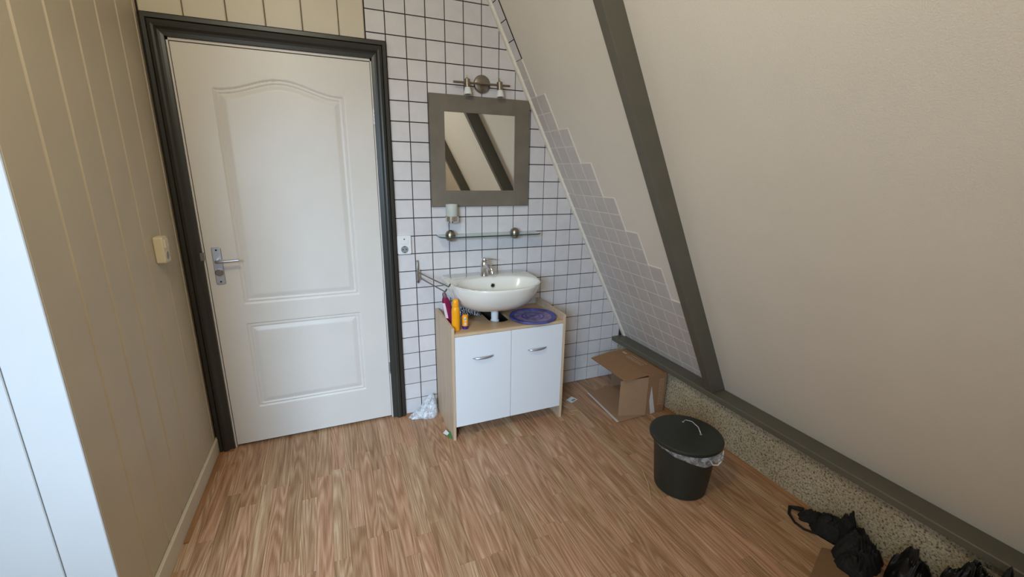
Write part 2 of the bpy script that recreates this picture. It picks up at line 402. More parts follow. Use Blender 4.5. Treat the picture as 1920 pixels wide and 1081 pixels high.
# remaining shell, outside the picture
wf = B(XL - .1, XL, YW - .1, ye + .1, 0, ZC).build('wall_bay', m_slope); tag(wf, kind='structure')
gw = MB(); wx0, wx1, wz0, wz1 = -2.2, -.95, .92, 2.12
gw.box(XL - .1, wx0, YW - .12, YW, 0, ZC); gw.box(wx1, sx(ZC), YW - .12, YW, 0, ZC)
gw.box(wx0, wx1, YW - .12, YW, 0, wz0); gw.box(wx0, wx1, YW - .12, YW, wz1, ZC)
gw.prism([(sx(ZC), YW - .12, ZC), (sx(ZC), YW - .12, 0), (XK + .1, YW - .12, 0), (XK + .1, YW - .12, .3), (sx(.3), YW - .12, .3)], (0, .12, 0))
tag(gw.build('wall_front', m_slope), kind='structure')
win = thing('window_1', (0, YW, 0), None, None, kind='structure')
wfm = MB()
for q in ((wx0, wx0 + .06, wz0, wz1), (wx1 - .06, wx1, wz0, wz1), (wx0, wx1, wz0, wz0 + .06), (wx0, wx1, wz1 - .06, wz1), ((wx0 + wx1) / 2 - .03, (wx0 + wx1) / 2 + .03, wz0, wz1)):
    wfm.box(q[0], q[1], YW - .09, YW - .05, q[2], q[3])
wfm.build('window_frame', m_white_lam, win, org=(0, YW, 0))
tag(B(XL - .1, sx(ZC) + .05, YW - .12, .12, ZC, ZC + .06).build('ceiling', m_slope), kind='structure')

# slope
def SP(s, y, off=0):
    """point on the slope: s metres downward from the origin along the fall line"""
    n = CP + off
    return (n * NSX + s * NSZ, y, n * NSZ - s * NSX)
def s_of(z): return (CP * NSZ - z) / NSX
s_top, s_bot = s_of(ZC + .02), s_of(.285)
sl = MB(); sl.rings([[SP(s_top, YW), SP(s_bot, YW), SP(s_bot, YW, .08), SP(s_top, YW, .08)], [SP(s_top, .12), SP(s_bot, .12), SP(s_bot, .12, .08), SP(s_top, .12, .08)]])
slope = sl.build('ceiling_slope', m_slope); tag(slope, kind='structure')
# tiles on the slope in steps
def s_at(x, z): return x * NSZ - z * NSX
s7 = s_at(1.26, .991) + .004
tops = [s_top, s7 - 10 * S, s7 - 8 * S, s7 - 6 * S, s7 - 4 * S, s7 - 2 * S, s7, s7 + 2 * S, s7 + 4 * S]
s_led = s_of(.3155)
bed = MB(); bed2 = MB()
TT = .0065
for c, st in enumerate(tops):
    ya, yb = -S * c, -S * (c + 1)
    if c == 0:
        s_sw = s7 - 12 * S
        r0 = [SP(s_top, ya, -TT + .0012), SP(s_sw, ya, -TT + .0012), SP(s_sw, yb, -TT + .0012), SP(s_top, yb, -TT + .0012)]
        r1 = [SP(s_top, ya, .001), SP(s_sw, ya, .001), SP(s_sw, yb, .001), SP(s_top, yb, .001)]
        bed2.rings([r1, r0]); sa = s_sw
    else: sa = max(st, s_top)
    if c == 0: sa = s_sw
    r0 = [SP(sa, ya, -TT + .0016), SP(s_led, ya, -TT + .0016), SP(s_led, yb, -TT + .0016), SP(sa, yb, -TT + .0016)]
    r1 = [SP(sa, ya, .001), SP(s_led, ya, .001), SP(s_led, yb, .001), SP(sa, yb, .001)]
    bed.rings([r1, r0])
    k = math.floor((max(st, s_top) - s7) / S + .5) if c else math.ceil((s_top - s7) / S)
    while s7 + k * S < s_led:
        a = max(s7 + k * S, s_top); b = min(s7 + (k + 1) * S, s_led)
        if b - a > .012:
            upper = (c == 0 and b <= s_sw + .01)
            g = .0022 if upper else .0026; e = .0014
            r0 = [SP(a + g, ya - g, 0), SP(b - g, ya - g, 0), SP(b - g, yb + g, 0), SP(a + g, yb + g, 0)]
            r1 = [SP(a + g, ya - g, -TT + .0008), SP(b - g, ya - g, -TT + .0008), SP(b - g, yb + g, -TT + .0008), SP(a + g, yb + g, -TT + .0008)]
            g += e
            r2 = [SP(a + g, ya - g, -TT), SP(b - g, ya - g, -TT), SP(b - g, yb + g, -TT), SP(a + g, yb + g, -TT)]
            MB().rings([r0, r1, r2], cap0=False).build('tile', m_tile if upper else m_ptile, slope)
        k += 1
bed.build('grout_bed', m_pgrout, slope); bed2.build('grout_bed', m_grout, slope)
# batten in the corner
bt = MB(); r = []
for s in (s_top, s_led):
    r.append([SP(s, .001, -.0185), SP(s, .001, -.0005), SP(s, -.030, -.0005), SP(s, -.030, -.011), SP(s, -.022, -.0185)])
bt.rings(r); tag(bt.build('trim_1', m_strip, bevel=.002), kind='structure')

# knee wall, ledge board
kw = B(XK, XK + .1, YW, .006, 0, .30).build('wall_right', m_rough); tag(kw, kind='structure')
lg = MB(); xa = 1.53
lp = [(xa, .283), (xa, .310), (xa + .004, .314), (sx(.314) + .012, .314), (sx(.283) + .01, .283)]
lg.rings([[(a, y, b) for a, b in lp] for y in (.004, YW)]); tag(lg.build('trim_2', m_beam, bevel=.0015), kind='structure')
# rafters
def rafter(name, yt, yb_, wd=.05, h=.088):
    r = []
    for s, y in ((s_top, yt), (s_of(.3145), yb_)):
        r.append([SP(s, y, .001), SP(s, y, -h), SP(s, y + wd, -h), SP(s, y + wd, .001)])
    # foot is cut level on the ledge
    r[1] = [(sx(.3145) + .001, yb_, .3145), (sx(.3145, -h), yb_, .3145), (sx(.3145, -h), yb_ + wd, .3145), (sx(.3145) + .001, yb_ + wd, .3145)]
    tag(MB().rings(r).build(name, m_beam, bevel=.003), kind='structure')
rafter('trim_3', -1.03, -.925); rafter('trim_3', -2.27, -2.27, .055)
# floor edge mouldings
q = [(0, 0), (.014, 0), (.014, .004), (.009, .011), (0, .014)]
mb = MB(); mb.rings([[(XK - .001 - a, y, b + .0005) for a, b in q] for y in (-.005, YW + .01)]); tag(mb.build('trim_4', m_quad), kind='structure')
q2 = [(0, 0), (.018, 0), (.016, .005), (0, .007)]
mb = MB(); mb.rings([[(xl(y) + .014 + a, y, b + .0005) for a, b in q2] for y in (-.03, -.66)]); tag(mb.build('trim_5', m_quad), kind='structure')

# ------------------------------------------------------------------ door
door = thing('door_1', (-.5, 0, 0), None, None, kind='structure'); DO = (-.5, 0, 0)
# architrave profile (distance from the outer edge, y)
ap = [(0, .006), (0, -.022), (.004, -.026), (.018, -.026), (.021, -.019), (.024, -.030), (.036, -.034), (.044, -.031), (.052, -.020), (.060, -.017), (.072, -.015), (.074, -.002), (.074, .006)]
def mitre(ox, oz, zb, inner=0):
    xL, xR, zT = -.994, -.0035, oz
    rs = []
    for d, yy in ap:
        rs.append([(xL + d, yy, zb), (xL + d, yy, zT - d * 1.15), (xR - d, yy, zT - d * 1.15), (xR - d, yy, zb)])
    return rs
rs = mitre(0, 2.103, .002)
def strip3(i0, i1):
    mb = MB()
    ring = []
    for j in (i0, i1): ring.append([rs[k][j] for k in range(len(rs))])
    mb.rings(ring); return mb
strip3(0, 1).build('frame_jamb', m_frame, door, DO); strip3(1, 2).build('frame_head', m_frame, door, DO); strip3(2, 3).build('frame_jamb', m_frame, door, DO)
# white rebate line and leaf
xi0, xi1, zi = -.994 + .074, -.0035 - .074, 2.103 - .074 * 1.15
rb = MB()
rb.box(xi0, xi0 + .007, -.001, .05, .001, zi); rb.box(xi1 - .006, xi1, -.001, .05, .001, zi); rb.box(xi0, xi1, -.001, .05, zi - .010, zi)
rb.build('rebate', m_door, door, DO)
bk = B(xi0, xi1, .046, .055, 0, zi).build('door_stop', m_gap, door, DO)
lx0, lx1, lz0, lz1 = xi0 + .0105, xi1 - .0085, .014, zi - .0145
def arch_top(x):
    u = abs((x + .4985) / .28)
    return 1.8305 + .056 * (0.5 + 0.5 * math.cos(PI * min(1, u / .92))) if u < .92 else 1.8305
def panel_d(x, z, p):
    """inside distance to the outline of a panel"""
    x0, x1, z0, z1, arch = p
    top = arch_top(x) if arch else z1
    if arch:
        sl_ = (arch_top(x + .002) - arch_top(x - .002)) / .004; dt = (top - z) / math.sqrt(1 + sl_ * sl_)
    else: dt = top - z
    return min(x - x0, x1 - x, z - z0, dt)
panels = [(-.779, -.2185, .807, 1.83, True), (-.784, -.221, .2195, .702, False)]
def relief(d):
    if d <= 0: return 0
    if d < .007: return .0055 * sm(d / .007)
    if d < .016: return .0055 - .0022 * sm((d - .007) / .009)
    if d < .024: return .0033 + .0042 * sm((d - .016) / .008)
    if d < .046: return .0075 - .0060 * (d - .024) / .022
    return .0015 - .0005 * sm((d - .046) / .004)
nx, nz = 208, 440
vs = []; fs = []
for iz in range(nz + 1):
    z = lz0 + (lz1 - lz0) * iz / nz
    for ix in range(nx + 1):
        x = lx0 + (lx1 - lx0) * ix / nx; h = 0
        for p in panels:
            d = panel_d(x, z, p)
            if d > 0: h = relief(d)
        vs.append((x, -.001 + h, z))
for iz in range(nz):
    for ix in range(nx):
        a = iz * (nx + 1) + ix; fs.append((a, a + 1, a + nx + 2, a + nx + 1))
mb = MB(); mb.add(vs, fs)
# edges and back of the leaf
b0 = len(mb.v); edge = [i for i in range(nx + 1)] + [iz * (nx + 1) + nx for iz in range(1, nz + 1)] + [nz * (nx + 1) + ix for ix in range(nx - 1, -1, -1)] + [iz * (nx + 1) for iz in range(nz - 1, 0, -1)]
back = []
for i in edge:
    v = mb.v[i]; back.append(len(mb.v)); mb.v.append((v[0], .039, v[2]))
for i in range(len(edge)):
    j = (i + 1) % len(edge); mb.f.append((edge[j], edge[i], back[i], back[j]))
mb.f.append(tuple(back))
leaf = mb.build('door_leaf', m_door, door, DO, smooth=True)
# fittings
hp = thing('handle_set', (0, 0, 0), None, None); hp.parent = door
pm = MB(); rp = []
for yy, e in ((-.001, 0), (-.0065, 0), (-.008, .002)):
    x0, x1, z0, z1 = -.882 + e, -.8425 - e, .920 + e, 1.106 - e; rp.append([(x0 + .004, yy, z0), (x1 - .004, yy, z0), (x1, yy, z0 + .004), (x1, yy, z1 - .004), (x1 - .004, yy, z1), (x0 + .004, yy, z1), (x0, yy, z1 - .004), (x0, yy, z0 + .004)])
pm.rings(rp)
bpy.data.objects.remove(hp)
plate = pm.build('handle_plate', m_steel, door, DO)
for z in (.934, 1.092): MB().lathe([(.0045, -.0078), (.0045, -.009)], (-.862, 0, z), 10, 'Y').build('screw', m_dark, plate, DO)
MB().tube([(-.862, -.008, 1.040), (-.862, -.034, 1.040), (-.860, -.046, 1.040), (-.850, -.053, 1.041), (-.83, -.055, 1.042), (-.80, -.056, 1.043), (-.765, -.055, 1.045)], [.010, .009, .0085, .008, .0075, .0068, .0068], 12).build('lever', m_steel, plate, DO, smooth=True)
MB().lathe([(.016, -.008), (.016, -.022), (.0135, -.024)], (-.862, 0, .982), 20, 'Y').build('thumb_turn', m_nickel, plate, DO, smooth=True)
B(xi0 - .008, xi0 + .005, -.0185, -.004, 1.045, 1.083).build('strike_plate', m_nickel, door, DO)
for z in (1.745, .335):
    h = MB()
    for k in range(4): h.lathe([(.0048, k * .0185), (.0048, k * .0185 + .0165)], (xi1 - .003, -.005, z - .036), 10)
    h.build('hinge', m_white_pl if z > 1 else m_steel, door, DO, smooth=True)
B(-.076, .028, -.036, -.001, .0005, .005).build('threshold_strip', m_quad, door, DO)
B(-.985, -.925, -.034, -.001, .0005, .004).build('threshold_strip', m_quad, door, DO)

# ------------------------------------------------------------------ wall fittings
# wall socket on the tiles
so = thing('wall_socket', (.041, 0, 1.0735), 'white wall socket with small switch rocker on the tiles beside door frame', 'socket'); O = (.041, 0, 1.0735)
def rrect(x0, x1, z0, z1, r, y, n=4):
    out = []
    for cx, cz, a0 in ((x1 - r, z0 + r, -PI / 2), (x1 - r, z1 - r, 0), (x0 + r, z1 - r, PI / 2), (x0 + r, z0 + r, PI)):
        for k in range(n + 1): a = a0 + PI / 2 * k / n; out.append((cx + r * math.cos(a), y, cz + r * math.sin(a)))
    return out
MB().rings([rrect(.002, .080, 1.020, 1.127, .008, -.0005), rrect(.002, .080, 1.020, 1.127, .008, -.012), rrect(.0045, .0775, 1.0225, 1.1245, .008, -.015)]).build('cover', m_white_pl, so, O)
MB().rings([rrect(.020, .062, 1.080, 1.102, .002, -.0145), rrect(.020, .062, 1.080, 1.102, .002, -.0165), rrect(.021, .061, 1.081, 1.101, .002, -.0185)]).build('rocker', m_white_pl, so, O)
MB().lathe([(.0205, -.0150), (.0205, -.0165), (.0190, -.0168), (.0186, -.0152)], (.041, 0, 1.048), 28, 'Y').build('socket_ring', m_grey, so, O, smooth=True)
MB().lathe([(.0035, -.0148), (.0035, -.0175)], (.041, 0, 1.107), 10, 'Y').build('pilot_mark', m_dark, so, O)
for px, pz in ((.0315, 1.048), (.0505, 1.048)): MB().lathe([(.0034, -.0150), (.0034, -.0160)], (px, 0, pz), 10, 'Y').build('contact_hole', m_dark, so, O)
for pz in (1.031, 1.065): B(.037, .045, -.017, -.0150, pz - .002, pz + .002).build('earth_clip', m_dark, so, O)

# switch with socket on the left wall
xs = xl(-.28) + .0005
sw = thing('wall_switch', (xs, -.285, 1.147), 'cream surface-mounted switch and socket on the left boarded wall', 'switch'); O = (xs, -.285, 1.147)
def rr2(y0, y1, z0, z1, r, x): return [(x, a, b) for a, _, b in rrect(y0, y1, z0, z1, r, 0)]
MB().rings([rr2(-.318, -.252, 1.094, 1.203, .008, xs), rr2(-.318, -.252, 1.094, 1.203, .008, xs + .026), rr2(-.315, -.255, 1.097, 1.200, .008, xs + .031)]).build('housing', m_cream_pl, sw, O)
MB().rings([rr2(-.307, -.263, 1.155, 1.192, .003, xs + .030), rr2(-.305, -.265, 1.157, 1.190, .003, xs + .036)]).build('rocker', m_cream_pl, sw, O)
MB().lathe([(.020, .030), (.020, .0318), (.0175, .0320), (.0172, .0305)], (xs, -.285, 1.123), 24, 'X').build('socket_ring', m_cream_pl, sw, O)
MB().lathe([(.0170, .0300), (.0170, .0312)], (xs, -.285, 1.123), 24, 'X').build('socket_well', m_grey, sw, O)

# mirror
mi = thing('wall_mirror', (.503, 0, 1.284), 'square wall mirror in wide taupe frame above the glass shelf', 'mirror'); O = (.503, 0, 1.284)
fx0, fx1, fz0, fz1 = .206, .803, 1.283, 1.884; ix0, ix1, iz0, iz1 = .2885, .7085, 1.374, 1.7955
fr = MB()
def fq(x0, x1, z0, z1, y): return [(x0, y, z0), (x1, y, z0), (x1, y, z1), (x0, y, z1)]
fr.rings([fq(fx0, fx1, fz0, fz1, -.001), fq(fx0, fx1, fz0, fz1, -.015), fq(fx0 + .002, fx1 - .002, fz0 + .002, fz1 - .002, -.017), fq(ix0 - .001, ix1 + .001, iz0 - .001, iz1 + .001, -.017), fq(ix0, ix1, iz0, iz1, -.0155), fq(ix0, ix1, iz0, iz1, -.001)], closed=True)
fr.build('frame', m_mirrorf, mi, O)
B(ix0 - .001, ix1 + .001, -.012, -.003, iz0 - .001, iz1 + .001).build('mirror_glass', m_mirror, mi, O)

# twin spot lamp
la = thing('wall_lamp', (.509, 0, 1.95), 'brushed nickel twin spotlight bar on a round plate above mirror', 'lamp'); O = (.509, 0, 1.95)
MB().lathe([(.048, -.0005), (.048, -.008), (.044, -.016), (.030, -.021), (.010, -.023)], (.509, 0, 1.950), 36, 'Y').build('back_plate', m_nickel, la, O, smooth=True)
MB().lathe([(.006, -.02), (.006, -.05)], (.509, 0, 1.945), 12, 'Y').build('stem', m_nickel, la, O, smooth=True)
MB().tube([(.333, -.05, 1.942), (.659, -.05, 1.946)], .0058, 12).build('bar', m_nickel, la, O, smooth=True)
for cx in (.409, .597):
    t0 = Vector((cx, -.050, 1.962)); ax = Vector((0, -.16, -1)).normalized()
    q = lambda d: t0 + ax * d
    sp = MB().tube([q(-.004), q(0), q(.004), q(.045), q(.047)], [.005, .012, .0165, .0165, .014], 20).build('spot_head', m_nickel, la, O, smooth=True)
    MB().tube([q(-.018), q(-.004)], .004, 8).build('screw', m_nickel, sp, O)
    MB().tube([q(.044), q(.050), q(.060), q(.078), q(.082), q(.0815)], [.0150, .0158, .0185, .0218, .0212, .016], 22).build('bulb', m_white_pl, sp, O, smooth=True)
    MB().tube([q(.0815), q(.0825)], [.0155, .0155], 20).build('bulb_glass', m_grey, sp, O)

# glass shelf
sh = thing('glass_shelf', (.54, 0, 1.12), 'narrow clear glass shelf on two round metal mounts below mirror', 'shelf'); O = (.54, 0, 1.12)
x0, x1, yd, r = .226, .862, -.128, .055
out = [(x1, -.003), (x1, yd + r)] + [(x1 - r + r * math.cos(a), yd + r - r * math.sin(a)) for a in (k * PI / 16 for k in range(1, 8))] + [(x1 - r, yd), (x0 + r, yd)] + [(x0 + r - r * math.sin(a), yd + r - r * math.cos(a)) for a in (k * PI / 16 for k in range(1, 8))] + [(x0, yd + r), (x0, -.003)]
MB().rings([[(a, b, 1.117) for a, b in out], [(a, b, 1.1235) for a, b in out]]).build('glass_plate', m_glass, sh, O)
e0 = out[1:-1]
rim = MB()
for (a, b), (c, d) in zip(e0, e0[1:]):
    pass
def rimpt(p, s): 
    cx, cy = (x0 + x1) / 2, yd / 2; return (p[0] + (.0006 if p[0] > cx else -.0006) * (abs(p[0] - cx) > .2) , p[1] - .0006)
rr = [[(p[0], p[1], 1.1168), (rimpt(p, 1)[0], rimpt(p, 1)[1], 1.1168), (rimpt(p, 1)[0], rimpt(p, 1)[1], 1.1237), (p[0], p[1], 1.1237)] for p in e0]
rim.rings(rr); rim.build('glass_edge', m_gedge, sh, O)
for cx in (.300, .705):
    mt = MB().lathe([(.030 * math.cos(a), .030 * math.sin(a)) for a in (k * PI / 16 for k in range(0, 8))] + [(.001, .030)], (cx, -.046, 1.124), 24).build('mount', m_nickel, sh, O, smooth=True)
    MB().lathe([(.001, -.030)] + [(.030 * math.cos(a), -.030 * math.sin(a)) for a in (k * PI / 16 for k in range(7, -1, -1))], (cx, -.046, 1.1165), 24).build('mount', m_nickel, sh, O, smooth=True)
    MB().lathe([(.011, 0), (.011, -.03)], (cx, -.001, 1.120), 14, 'Y').build('wall_pin', m_nickel, mt, O)

# tumbler in ring holder
cu = thing('tumbler_holder', (.312, 0, 1.215), 'frosted glass tumbler in a small metal ring holder above shelf', 'cup holder'); O = (.312, 0, 1.215)
cc = (.309, -.052, 0)
MB().lathe([(.0300, 1.198), (.0390, 1.206), (.0390, 1.234), (.0350, 1.234), (.0345, 1.209), (.028, 1.203)], cc, 28, cap=False).build('ring', m_chrome, cu, O, smooth=True)
MB().lathe([(.009, 0), (.009, -.018)], (.309, -.001, 1.218), 14, 'Y').build('wall_pin', m_chrome, cu, O)
tb = thing('glass_tumbler', (.309, -.052, 1.2045), 'frosted glass tumbler standing in the metal ring above shelf', 'cup'); O2 = (.309, -.052, 1.2045)
cu['label'] = 'round metal ring holder on the tiles under the mirror frame'
MB().lathe([(.0300, 1.2095), (.0325, 1.215), (.0335, 1.300), (.0310, 1.300), (.0300, 1.218), (.001, 1.215)], cc, 28).build('cup_glass', m_frost, tb, O2, smooth=True)

# towel rail with two arms
tr = thing('towel_rail', (.110, 0, .915), 'thin metal two-arm towel rail on tiles beside the washbasin', 'towel rail'); O = (.110, 0, .915)
MB().tube([(.109, -.004, .852), (.109, -.012, .850), (.109, -.016, .856), (.109, -.016, .970), (.109, -.012, .977), (.109, -.004, .975)], .0055, 10).build('wall_bracket', m_nickel, tr, O, smooth=True)
MB().tube([(.114, -.024, .866), (.114, -.024, .928)], .0062, 12).build('pivot', m_chrome, tr, O, smooth=True)
for (a, b) in (((.116, -.026, .908), (.197, -.375, .906)), ((.116, -.026, .880), (.180, -.365, .878))):
    A, E = Vector(a), Vector(b); d = (E - A).normalized()
    MB().tube([A, A + d * .18, E - d * .008, E, E + d * .006 + Vector((.002, 0, .006)), E + d * .012 + Vector((.004, 0, .016))], .0038, 8).build('arm', m_nickel, tr, O, smooth=True)

# ------------------------------------------------------------------ washbasin
wsh = thing('washbasin', (.505, 0, .88), 'white ceramic washbasin fixed to the tiled wall over the cabinet', 'washbasin'); O = (.505, 0, .88)
def outline(hw, yb_, yf, z, n=64, nb=9., nf=2.6, cx=.508, ym=-.135):
    out = []
    for k in range(n):
        a = 2 * PI * k / n; c, s = math.cos(a), math.sin(a)
        e = nb if s > 0 else nf
        rr_ = (abs(c) ** e + abs(s) ** e) ** (-1 / e)
        x = hw * c * rr_; y = (ym - yf) * s * rr_ if s < 0 else (yb_ - ym) * s * rr_
        out.append((cx + x, ym + y, z))
    return out
R_ = []
R_.append(outline(.120, -.06, -.28, .7140, nb=3, nf=2.2))
for hw, yb_, yf, z in ((.165, -.035, -.325, .722), (.205, -.015, -.370, .742), (.235, -.004, -.410, .772), (.254, -.001, -.440, .808), (.264, -.001, -.455, .838), (.2685, -.001, -.462, .862), (.2705, -.001, -.465, .874)):
    R_.append(outline(hw, yb_, yf, z, nf=2.45))
R_.append(outline(.2690, -.0015, -.463, .8795, nf=2.5)); R_.append(outline(.2650, -.003, -.458, .8820, nf=2.5))
def inner(hw, hd, z, cy=-.292, n=64, e=2.35):
    out = []
    for k in range(n):
        a = 2 * PI * k / n; c, s = math.cos(a), math.sin(a); rr_ = (abs(c) ** e + abs(s) ** e) ** (-1 / e)
        out.append((.508 + hw * c * rr_, cy + hd * s * rr_, z))
    return out
for hw, hd, z in ((.246, .152, .8805), (.240, .147, .878), (.233, .141, .868), (.222, .131, .846), (.203, .116, .812), (.17, .094, .782), (.12, .066, .765), (.06, .034, .759), (.02, .012, .757)): R_.append(inner(hw, hd, z))
MB().rings(R_).build('basin', m_ceramic, wsh, O, smooth='all')
oh = MB().lathe([(.0125, .004), (.0125, -.004), (.010, -.0045)], (.512, -.178, .838), 18, 'Y'); oh.build('overflow_ring', m_chrome, wsh, O, smooth=True)
MB().lathe([(.0098, -.001), (.0098, -.0052)], (.512, -.178, .838), 18, 'Y').build('overflow_hole', m_dark, wsh, O)
MB().lathe([(.026, .758), (.026, .7605), (.018, .7608)], (.508, -.292, 0), 22).build('drain', m_chrome, wsh, O, smooth=True)
MB().lathe([(.030, .722), (.034, .716), (.034, .700), (.028, .696), (.022, .693), (.0215, .640), (.026, .636), (.0265, .622), (.030, .618), (.030, .560), (.026, .50), (.018, .495)], (.513, -.215, 0), 26).build('drain_pipe', m_white_pl, wsh, O, smooth=True)
# tap
fa = thing('tap', (.49, -.10, .882), 'small chrome mixer tap with lever on the washbasin rim', 'tap'); O = (.49, -.10, .882)
MB().lathe([(.0275, .8815), (.0270, .886), (.0245, .900), (.0240, .925), (.0245, .935), (.0245, .955), (.021, .966), (.012, .971)], (.490, -.098, 0), 26).build('body', m_chrome, fa, O, smooth=True)
MB().tube([(.491, -.108, .938), (.496, -.130, .946), (.503, -.150, .944), (.508, -.166, .934), (.511, -.176, .918), (.512, -.178, .908)], [.018, .0165, .015, .0135, .012, .012], 16).build('spout', m_chrome, fa, O, smooth=True)
MB().lathe([(.0185, .966), (.0195, .972), (.017, .984), (.008, .990)], (.490, -.098, 0), 22).build('cap', m_chrome, fa, O, smooth=True)
MB().tube([(.490, -.100, .982), (.500, -.118, .986), (.520, -.145, .988), (.545, -.180, .989)], [.009, .0075, .0065, .0060], 12, flat=.55).build('lever', m_chrome, fa, O, smooth=True)

# ------------------------------------------------------------------ cabinet
cb = thing('washbasin_cabinet', (.552, -.19, 0), 'birch washbasin cabinet with two white doors under the washbasin', 'cabinet'); O = (.552, -.19, 0)
def side(xa, xb):
    p = [(-.004, 0), (-.004, .683), (-.10, .683), (-.381, .668), (-.381, 0)] if False else [(-.004, .0), (-.004, .676), (-.02, .682), (-.383, .677), (-.383, 0)]
    return MB().rings([[(xa, a, b) for a, b in p], [(xb, a, b) for a, b in p]])
side(.205, .221).build('side_panel', m_birch, cb, O, bevel=.0008)
side(.883, .899).build('side_panel', m_birch, cb, O, bevel=.0008)
# worktop with the siphon cut-out at the back
tp = MB(); cut = [(.600, -.004)] + [(.535 + .065 * math.cos(a), -.215 - .065 * math.sin(a)) for a in (k * PI / 12 for k in range(0, 13))] + [(.470, -.004)]
top = [(.2215, -.004), (.2215, -.365), (.8825, -.365), (.8825, -.004)] + cut
tp.rings([[(a, b, .626) for a, b in top], [(a, b, .642) for a, b in top]])
tp.build('top_board', m_birch_top, cb, O)
B(.2215, .8825, -.3825, -.3652, .626, .642).build('front_edge', m_birch_edge, cb, O)
B(.2215, .8825, -.352, -.006, .075, .091).build('bottom_board', m_birch_top, cb, O)
B(.2215, .8825, -.0055, -.0025, .075, .62).build('back_panel', m_cab_shade, cb, O)  # back added and coloured dark so the siphon cut-out looks shaded
B(.2215, .8825, -.34, -.03, .36, .375).build('shade_board', m_cab_shade, cb, O)  # unseen board, added to keep the view through the cut-out dark
for xa, xb, hx in ((.2225, .5495, .381), (.5520, .8815, .7125)):
    d = B(xa, xb, -.384, -.368, .083, .6235).build('door', m_white_lam, cb, O, bevel=.001)
    L = []
    for k in range(13):
        u = -1 + 2 * k / 12; L.append((hx + .060 * u, -.386 - .020 * (1 - u * u) ** .6 - .001, .4935 + .002 * u))
    MB().tube(L, [.002 + .0055 * (1 - (-1 + 2 * k / 12) ** 2) ** .5 for k in range(13)], 10).build('handle', m_steel, d, O, smooth=True)

# blue lid on top
ld = thing('round_lid', (.735, -.272, .643), 'round violet-blue plastic lid with dusty rings on the cabinet top', 'lid'); O = (.735, -.272, .643)
c0 = (.735, -.272, .643)
MB().lathe([(.128, 0), (.139, .004), (.1415, .010), (.139, .014), (.128, .0155), (.118, .012), (.112, .0085)], c0, 56).build('rim', m_blue, ld, O, smooth=True)
MB().lathe([(.112, .0086), (.104, .0075), (.092, .0095), (.082, .0078)], c0, 48).build('outer_ring', m_dust, ld, O, smooth=True)
MB().lathe([(.082, .0079), (.072, .0078), (.066, .0105), (.058, .0082), (.048, .0078), (.042, .0102), (.034, .0080), (.016, .0084), (.010, .0105), (.001, .0108)], c0, 40).build('centre', m_blue, ld, O, smooth=True)

# bottles
def bottle(name, loc, label, parts, cat='bottle'):
    t = thing(name, loc, label, cat)
    for nm, prof, mt in parts: MB().lathe(prof, loc, 26).build(nm, mt, t, loc, smooth=True)
    return t
bl = bottle('lotion_bottle', (.2465, -.322, .6425), 'tall orange-yellow lotion bottle with rounded cap on cabinet top', [
    ('body', [(.018, 0), (.0215, .003), (.0220, .04), (.0222, .10), (.0215, .122), (.0185, .132), (.0160, .135)], m_orange),
    ('cap', [(.0158, .1352), (.0172, .137), (.0170, .160), (.0155, .170), (.011, .176), (.004, .178)], m_orange)])
tu = bottle('sunscreen_stick', (.302, -.312, .6425), 'short yellow sunscreen stick with purple foot beside the tall orange bottle', [
    ('cap', [(.0150, 0), (.0168, .002), (.0168, .017), (.0160, .018)], m_purple),
    ('body', [(.0162, .0182), (.0164, .022), (.0160, .075), (.0150, .078), (.010, .079)], m_orange)], 'sunscreen')
# pale label with small marks
O = (.302, -.312, .6425)
def patch(cx, cy, r, a0, a1, z0, z1, m, name, par, O, n=8):
    rs_ = []
    for k in range(n + 1):
        a = math.radians(a0 + (a1 - a0) * k / n); rs_.append([(cx + r * math.cos(a), cy + r * math.sin(a), z0), (cx + (r + .0004) * math.cos(a), cy + (r + .0004) * math.sin(a), z0), (cx + (r + .0004) * math.cos(a), cy + (r + .0004) * math.sin(a), z1), (cx + r * math.cos(a), cy + r * math.sin(a), z1)])
    return MB().rings(rs_).build(name, m, par, O, smooth=True)
patch(O[0], O[1], .0165, -118, -84, .690, .712, m_white_pl, 'label', tu, O)
patch(O[0], O[1], .0167, -112, -104, .693, .706, m_purple, 'label_mark', tu, O, 2); patch(O[0], O[1], .0167, -98, -90, .697, .710, m_purple, 'label_mark', tu, O, 2)
patch(O[0], O[1], .0166, -120, -84, .668, .682, m_pink, 'label', tu, O)
O = (.253, -.195, .6425)
sb = thing('shampoo_bottle', O, 'maroon shampoo bottle with pale label leaning behind orange bottle', 'bottle')
ln_ = lambda z: -.20 * z
bp_ = []
for z, a, b in ((0, .020, .013), (.006, .025, .016), (.06, .0265, .017), (.11, .0255, .017), (.14, .021, .015), (.155, .014, .013)):
    bp_.append([(O[0] + ln_(z) + a * math.cos(2 * PI * k / 24), O[1] + b * math.sin(2 * PI * k / 24), O[2] + z) for k in range(24)])
MB().rings(bp_).build('body', m_maroon, sb, O, smooth=True)
bp_ = []
for z, a in ((.1555, .0128), (.160, .0135), (.174, .0125), (.183, .007)):
    bp_.append([(O[0] + ln_(z) + a * math.cos(2 * PI * k / 20), O[1] + a * math.sin(2 * PI * k / 20), O[2] + z) for k in range(20)])
MB().rings(bp_).build('cap', mat('grey_cap', srgb(110, 84, 92), .4), sb, O, smooth=True)
pt = []
for k in range(7):
    a = math.radians(-160 + 45 * k / 6)
    pt.append([(O[0] + ln_(z) + r1 * math.cos(a), O[1] + r2 * math.sin(a), O[2] + z) for r1, r2, z in ((.0266, .0172, .035), (.0272, .0178, .035), (.0268, .0176, .125), (.0262, .0170, .125))])
MB().rings(pt).build('label', m_pink, sb, O)

